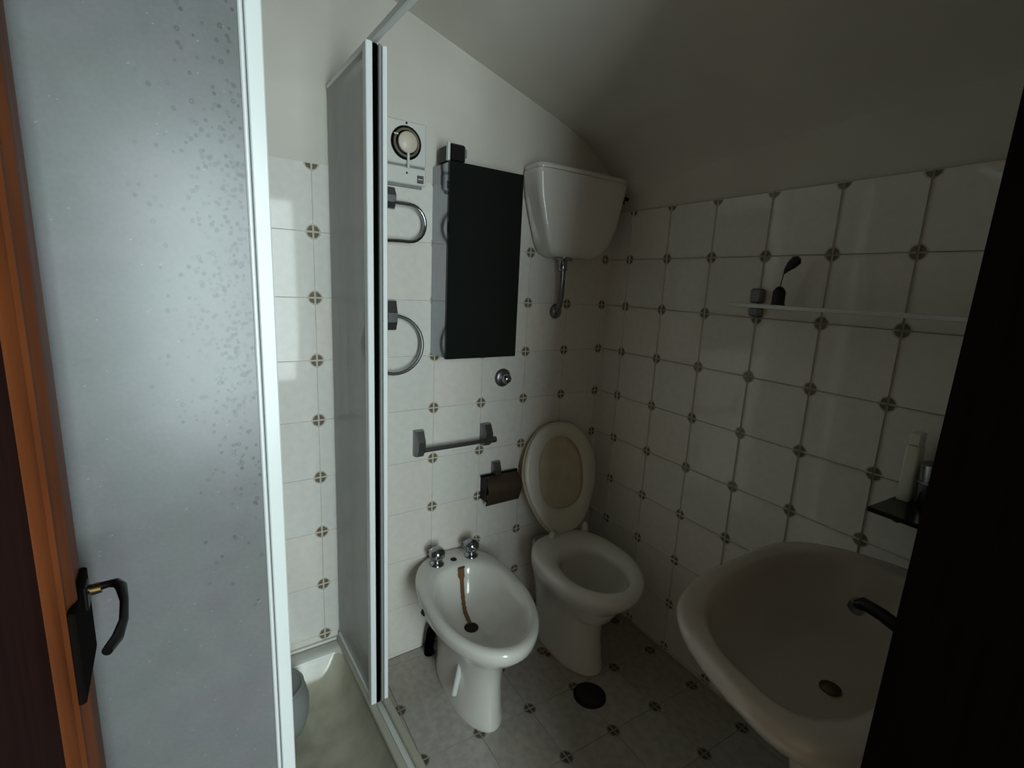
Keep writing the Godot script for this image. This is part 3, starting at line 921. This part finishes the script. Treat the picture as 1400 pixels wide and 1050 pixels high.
func build_fan() -> void:
	var t := thing("extractor_fan", "square white extractor fan with a round dark ring, high beside the shower", "fan", Vector3(-0.949, 1.842, 0.0))
	var g := G.new()
	g.box(Vector3(-0.082, -0.062, 0.0), Vector3(0.070, 0.066, 0.014), 0.004)
	obj("plate", g, M.white_plastic, t)
	g = G.new()                     # the lower cover with its two shadow lines
	g.box(Vector3(-0.082, -0.121, 0.0), Vector3(0.068, -0.070, 0.018), 0.003)
	obj("lower_cover", g, M.white_plastic, t)
	g = G.new()
	g.box(Vector3(-0.080, -0.071, 0.002), Vector3(0.067, -0.062, 0.010), 0.001)
	obj("slot", g, M.grey_plastic, t)
	g = G.new()
	g.box(Vector3(-0.080, -0.130, 0.0), Vector3(0.058, -0.120, 0.009), 0.001)
	obj("ledge", g, M.grey_plastic, t)
	var turn := Basis(Vector3.RIGHT, PI / 2)
	g = G.new()
	g.lathe([[0.0, 0.0], [0.050, 0.0], [0.050, 0.004], [0.0, 0.003]], Transform3D(turn, Vector3(0, 0, 0.0145)), 32)
	obj("duct_opening", g, M.black, t)
	g = G.new()
	var rings := []
	for r in [[0.036, 0.016], [0.043, 0.016], [0.043, 0.022], [0.040, 0.024], [0.036, 0.022]]:
		var ring := PackedVector3Array()
		for k in 32: ring.append(Vector3(r[0] * cos(TAU * k / 32), r[0] * sin(TAU * k / 32), r[1]))
		rings.append(ring)
	g.loft(rings, false, false, true)
	obj("ring", g, mat(Color(0.42, 0.38, 0.32), 0.5), t)
	g = G.new()
	g.lathe([[0.0, 0.0], [0.031, 0.0], [0.032, 0.004], [0.029, 0.008], [0.0, 0.009]], Transform3D(turn, Vector3(0.003, 0.001, 0.020)), 32)
	obj("disc", g, mat(Color(0.84, 0.79, 0.72), 0.4), t)
	g = G.new()
	g.box(Vector3(0.001, -0.075, 0.020), Vector3(0.0085, -0.02, 0.026), 0.001)
	obj("strut", g, M.white_plastic, t)
	g = G.new()
	g.box(Vector3(-0.042, 0.018, 0.021), Vector3(-0.028, 0.0225, 0.024), 0.001)
	obj("strut", g, M.white_plastic, t)
	g = G.new()
	g.lathe([[0.0, 0.0], [0.0035, 0.0], [0.003, 0.002], [0.0, 0.002]], Transform3D(turn, Vector3(0.001, 0.058, 0.0155)), 10)
	obj("screw", g, M.dark_metal, t)
	g = G.new()
	g.lathe([[0.0, 0.0], [0.0035, 0.0], [0.003, 0.002], [0.0, 0.002]], Transform3D(turn, Vector3(0.002, -0.088, 0.0175)), 10)
	obj("screw", g, M.dark_metal, t)
	g = G.new()
	g.box(Vector3(0.037, -0.114, 0.0175), Vector3(0.059, -0.090, 0.0190), 0.0005)
	var stick := obj("sticker", g, mat(Color(0.33, 0.32, 0.31), 0.5), t)
	g = G.new()
	g.box(Vector3(0.040, -0.103, 0.0188), Vector3(0.056, -0.1005, 0.0193), 0.0001)
	obj("stripe", g, M.white_plastic, stick)

func holder(t: Node3D, at: Vector3, w: float, h: float, d: float) -> void:
	var g := G.new()                # a faceted wedge that swells from top and bottom to its waist
	var rings := []
	for r in [[-0.5, 0.55], [-0.22, 0.95], [0.10, 1.0], [0.5, 0.62]]:
		var y: float = at.y + r[0] * h
		var k: float = r[1]
		var ring := PackedVector3Array()
		for p in [Vector2(-0.5, 0), Vector2(0.5, 0), Vector2(0.5, 0.55 * k), Vector2(0.36, k), Vector2(-0.36, k), Vector2(-0.5, 0.55 * k)]:
			ring.append(Vector3(at.x + p.x * w, y, at.z + p.y * d))
		rings.append(ring)
	g.loft(rings, true, true, false, -1)
	obj("holder", g, M.chrome_dull, t)

func build_wall_fittings() -> void:
	# upper towel ring: a flattened loop
	var t := thing("towel_ring", "upper chrome towel ring, long and open, under the extractor fan", "towel ring")
	holder(t, Vector3(-1.004, 1.672, 0.0), 0.040, 0.062, 0.040)
	var path := [Vector3(-0.998, 1.658, 0.034), Vector3(-0.960, 1.658, 0.036)]
	for k in 13:
		var a := PI / 2 - PI * k / 12.0
		path.append(Vector3(-0.946 + 0.055 * cos(a), 1.600 + 0.057 * sin(a), 0.038))
	path.append_array([Vector3(-0.98, 1.543, 0.038), Vector3(-1.03, 1.541, 0.038), Vector3(-1.062, 1.548, 0.038)])
	var g := G.new()
	g.tube(path, 0.006, 10)
	obj("ring", g, M.chrome, t)
	# lower towel ring: round
	t = thing("towel_ring", "lower round chrome towel ring beside the black cabinet", "towel ring")
	holder(t, Vector3(-1.000, 1.306, 0.0), 0.044, 0.095, 0.040)
	path = []
	for k in 33:
		var a := PI * 0.5 - TAU * 0.96 * k / 32.0
		path.append(Vector3(-0.994 + 0.098 * cos(a), 1.210 + 0.095 * sin(a), 0.034 + 0.004 * (1 - sin(a))))
	g = G.new()
	g.tube(path, 0.0058, 10)
	obj("ring", g, M.chrome_dull, t)
	# short towel bar above the bidet
	t = thing("towel_bar", "short chrome towel bar on two brackets above the bidet", "towel bar")
	holder(t, Vector3(-0.893, 0.851, 0.0), 0.036, 0.095, 0.044)
	holder(t, Vector3(-0.612, 0.848, 0.0), 0.040, 0.085, 0.044)
	g = G.new()
	g.tube([Vector3(-0.882, 0.830, 0.038), Vector3(-0.615, 0.830, 0.038)], 0.0085, 12)
	obj("bar", g, M.chrome_dull, t)
	g = G.new()
	g.tube([Vector3(-0.622, 0.830, 0.038), Vector3(-0.582, 0.830, 0.038)], 0.012, 12)
	obj("end_cap", g, M.chrome_dull, t)
	# toilet roll holder with its curved flap
	t = thing("toilet_roll_holder", "dark chrome toilet roll holder with a curved flap, left of the raised seat", "roll holder")
	holder(t, Vector3(-0.555, 0.690, 0.0), 0.036, 0.07, 0.030)
	g = G.new()
	var outer := []
	for k in 11:
		var a := PI * 0.5 - PI * 0.62 * k / 10.0
		outer.append(Vector2(0.012 + 0.055 * cos(a), 0.622 + 0.052 * sin(a)))
	outer.append(Vector2(0.048, 0.560))
	for k in outer.size() - 1:
		var p: Vector2 = outer[k]; var q: Vector2 = outer[k + 1]
		var n := Vector2(-(q - p).y, (q - p).x).normalized() * 0.0015
		var xa := -0.622; var xb := -0.462
		g.quad(Vector3(xa, p.y, p.x), Vector3(xb, p.y, p.x), Vector3(xb, q.y, q.x), Vector3(xa, q.y, q.x))
		g.quad(Vector3(xa, p.y - n.y, p.x - n.x), Vector3(xa, q.y - n.y, q.x - n.x), Vector3(xb, q.y - n.y, q.x - n.x), Vector3(xb, p.y - n.y, p.x - n.x))
	g.first = g.v.size()
	obj("flap", g, M.brushed, t)
	g = G.new()
	g.tube([Vector3(-0.628, 0.674, 0.016), Vector3(-0.456, 0.674, 0.016)], 0.006, 10)
	obj("pivot", g, M.dark_metal, t)
	g = G.new()
	g.tube([Vector3(-0.612, 0.612, 0.040), Vector3(-0.472, 0.612, 0.040)], 0.009, 10)
	obj("spindle", g, M.dark_metal, t)
	g = G.new()
	g.box(Vector3(-0.6215, 0.577, 0.002), Vector3(-0.6175, 0.676, 0.050), 0.001)
	obj("cheek", g, M.dark_metal, t)
	# stop valve cap on the tiles
	t = thing("valve_cap", "small round chrome valve cap on the tiles under the black cabinet", "valve")
	g = G.new()
	var turn := Basis(Vector3.RIGHT, PI / 2)
	g.lathe([[0.0, 0.0], [0.036, 0.0], [0.036, 0.004], [0.028, 0.010], [0.019, 0.013], [0.0, 0.013]], Transform3D(turn, Vector3(-0.537, 1.065, 0.0005)), 28)
	obj("flange", g, M.chrome_dull, t)
	g = G.new()
	g.lathe([[0.0, 0.0], [0.017, 0.0], [0.019, 0.012], [0.017, 0.026], [0.010, 0.032], [0.0, 0.033]], Transform3D(turn, Vector3(-0.537, 1.065, 0.013)), 24)
	obj("cap", g, M.chrome, t)
	# floor drain
	t = thing("floor_drain", "round dark floor drain cover in front of the toilet", "drain")
	g = G.new()
	g.lathe([[0.0, 0.0], [0.058, 0.0], [0.058, 0.004], [0.053, 0.006], [0.050, 0.004], [0.0, 0.004]], Transform3D(Basis(), Vector3(-0.460, 0.0, 0.533)), 32)
	obj("frame", g, M.dark_metal, t)
	g = G.new()
	g.lathe([[0.0, 0.0], [0.049, 0.0], [0.048, 0.0025], [0.0, 0.0035]], Transform3D(Basis(), Vector3(-0.460, 0.0035, 0.533)), 32)
	var cv := obj("cover", g, M.rust_dark, t)
	g = G.new()
	for k in 6:
		var a := TAU * k / 6.0
		g.lathe([[0.0, 0.0], [0.005, 0.0], [0.004, 0.001], [0.0, 0.001]], Transform3D(Basis(), Vector3(-0.460 + 0.028 * cos(a), 0.0062, 0.533 + 0.028 * sin(a))), 10)
	obj("holes", g, M.black, cv)

func on_right(z: float, y: float, off: float) -> Vector3:      # a point on the right wall: distance along it, height, distance out
	return Vector3(sin(WALL_TURN) * z - cos(WALL_TURN) * off, y, cos(WALL_TURN) * z + sin(WALL_TURN) * off)

func wall_box(g: G, z0: float, z1: float, y0: float, y1: float, o0: float, o1: float, b := 0.002) -> void:
	g.box(Vector3(-o1, y0, z0), Vector3(-o0, y1, z1), b, Transform3D(Basis(Vector3.UP, WALL_TURN), Vector3.ZERO))

func build_shelves() -> void:
	var t := thing("glass_shelf", "long narrow glass shelf on chrome clips on the right wall", "shelf")
	var glass := mat(Color(0.75, 0.82, 0.79, 0.35), 0.05)
	glass.transparency = BaseMaterial3D.TRANSPARENCY_ALPHA
	var g := G.new()
	wall_box(g, 0.705, 1.30, 1.393, 1.399, 0.012, 0.118, 0.001)
	obj("plate", g, glass, t)
	g = G.new()
	wall_box(g, 0.700, 1.305, 1.390, 1.402, 0.117, 0.123, 0.001)
	obj("front_rail", g, M.rail_metal, t)
	for z in [0.705, 1.270]:
		g = G.new()
		wall_box(g, z - 0.002, z + 0.036, 1.403, 1.448, 0.0005, 0.030, 0.005)
		wall_box(g, z - 0.002, z + 0.036, 1.362, 1.390, 0.0005, 0.030, 0.005)
		obj("clip", g, M.chrome_dull, t)
	# little black bottle with a bent stem
	var p := on_right(0.818, 1.4, 0.06)
	t = thing("bottle", "small black bottle with a bent wire stem and dark bud on the glass shelf", "bottle", p)
	g = G.new()
	g.lathe([[0.0, 0.0], [0.0195, 0.0], [0.0195, 0.003], [0.0175, 0.006], [0.0175, 0.040], [0.012, 0.050], [0.006, 0.055], [0.0, 0.056]], Transform3D(), 24)
	obj("body", g, M.black, t)
	g = G.new()
	g.tube([Vector3(0, 0.054, 0), Vector3(0.001, 0.075, 0.002), Vector3(0.0, 0.095, 0.005), Vector3(0.0, 0.102, 0.008)], 0.0018, 6)
	obj("stem", g, M.rust, t)
	g = G.new()
	g.tube([Vector3(0, 0.092, 0.006), Vector3(0, 0.104, 0.012), Vector3(0.0, 0.118, 0.024), Vector3(0, 0.130, 0.036), Vector3(0, 0.137, 0.042)], [0.0025, 0.008, 0.014, 0.015, 0.007], 14)
	obj("bud", g, M.black, t)
	# dark shelf beside the basin, and what stands on it
	t = thing("corner_shelf", "dark shelf above the washbasin half hidden by the door frame", "shelf")
	g = G.new()
	wall_box(g, 1.19, 1.44, 0.935, 0.947, 0.0, 0.185, 0.002)
	obj("board", g, M.black_gloss, t)
	g = G.new()
	wall_box(g, 1.20, 1.215, 0.885, 0.935, 0.0, 0.06, 0.003)
	obj("bracket", g, M.dark_metal, t)
	p = on_right(1.212, 0.9475, 0.045)
	t = thing("bottle", "pale upright soap bottle on the dark shelf above the washbasin", "bottle", p)
	g = G.new()
	var rings := []
	for r in [[0.0, 0.020, 0.013], [0.004, 0.022, 0.015], [0.135, 0.022, 0.015], [0.140, 0.020, 0.013]]:
		rings.append(ring_at(outline(0.0, r[1], -r[2], r[2], 6.0, 6.0, 1.0, 0.0, 32), r[0]))
	g.loft(rings)
	obj("body", g, mat(Color(0.86, 0.86, 0.78), 0.4), t)
	g = G.new()
	g.box(Vector3(-0.019, 0.1402, -0.012), Vector3(0.019, 0.172, 0.012), 0.003)
	obj("cap", g, mat(Color(0.86, 0.86, 0.80), 0.4), t)
	p = on_right(1.268, 0.9475, 0.055)
	t = thing("tumbler", "grey metal tumbler beside the pale bottle on the dark shelf", "cup", p)
	g = G.new()
	g.lathe([[0.0, 0.0], [0.028, 0.0], [0.031, 0.004], [0.036, 0.105], [0.0365, 0.108], [0.034, 0.108], [0.029, 0.008], [0.0, 0.006]], Transform3D(), 28)
	obj("body", g, M.chrome, t)
	g = G.new()
	g.lathe([[0.0335, 0.060], [0.0365, 0.061], [0.0365, 0.067], [0.0345, 0.068]], Transform3D(), 28)
	obj("band", g, M.chrome_dull, t)
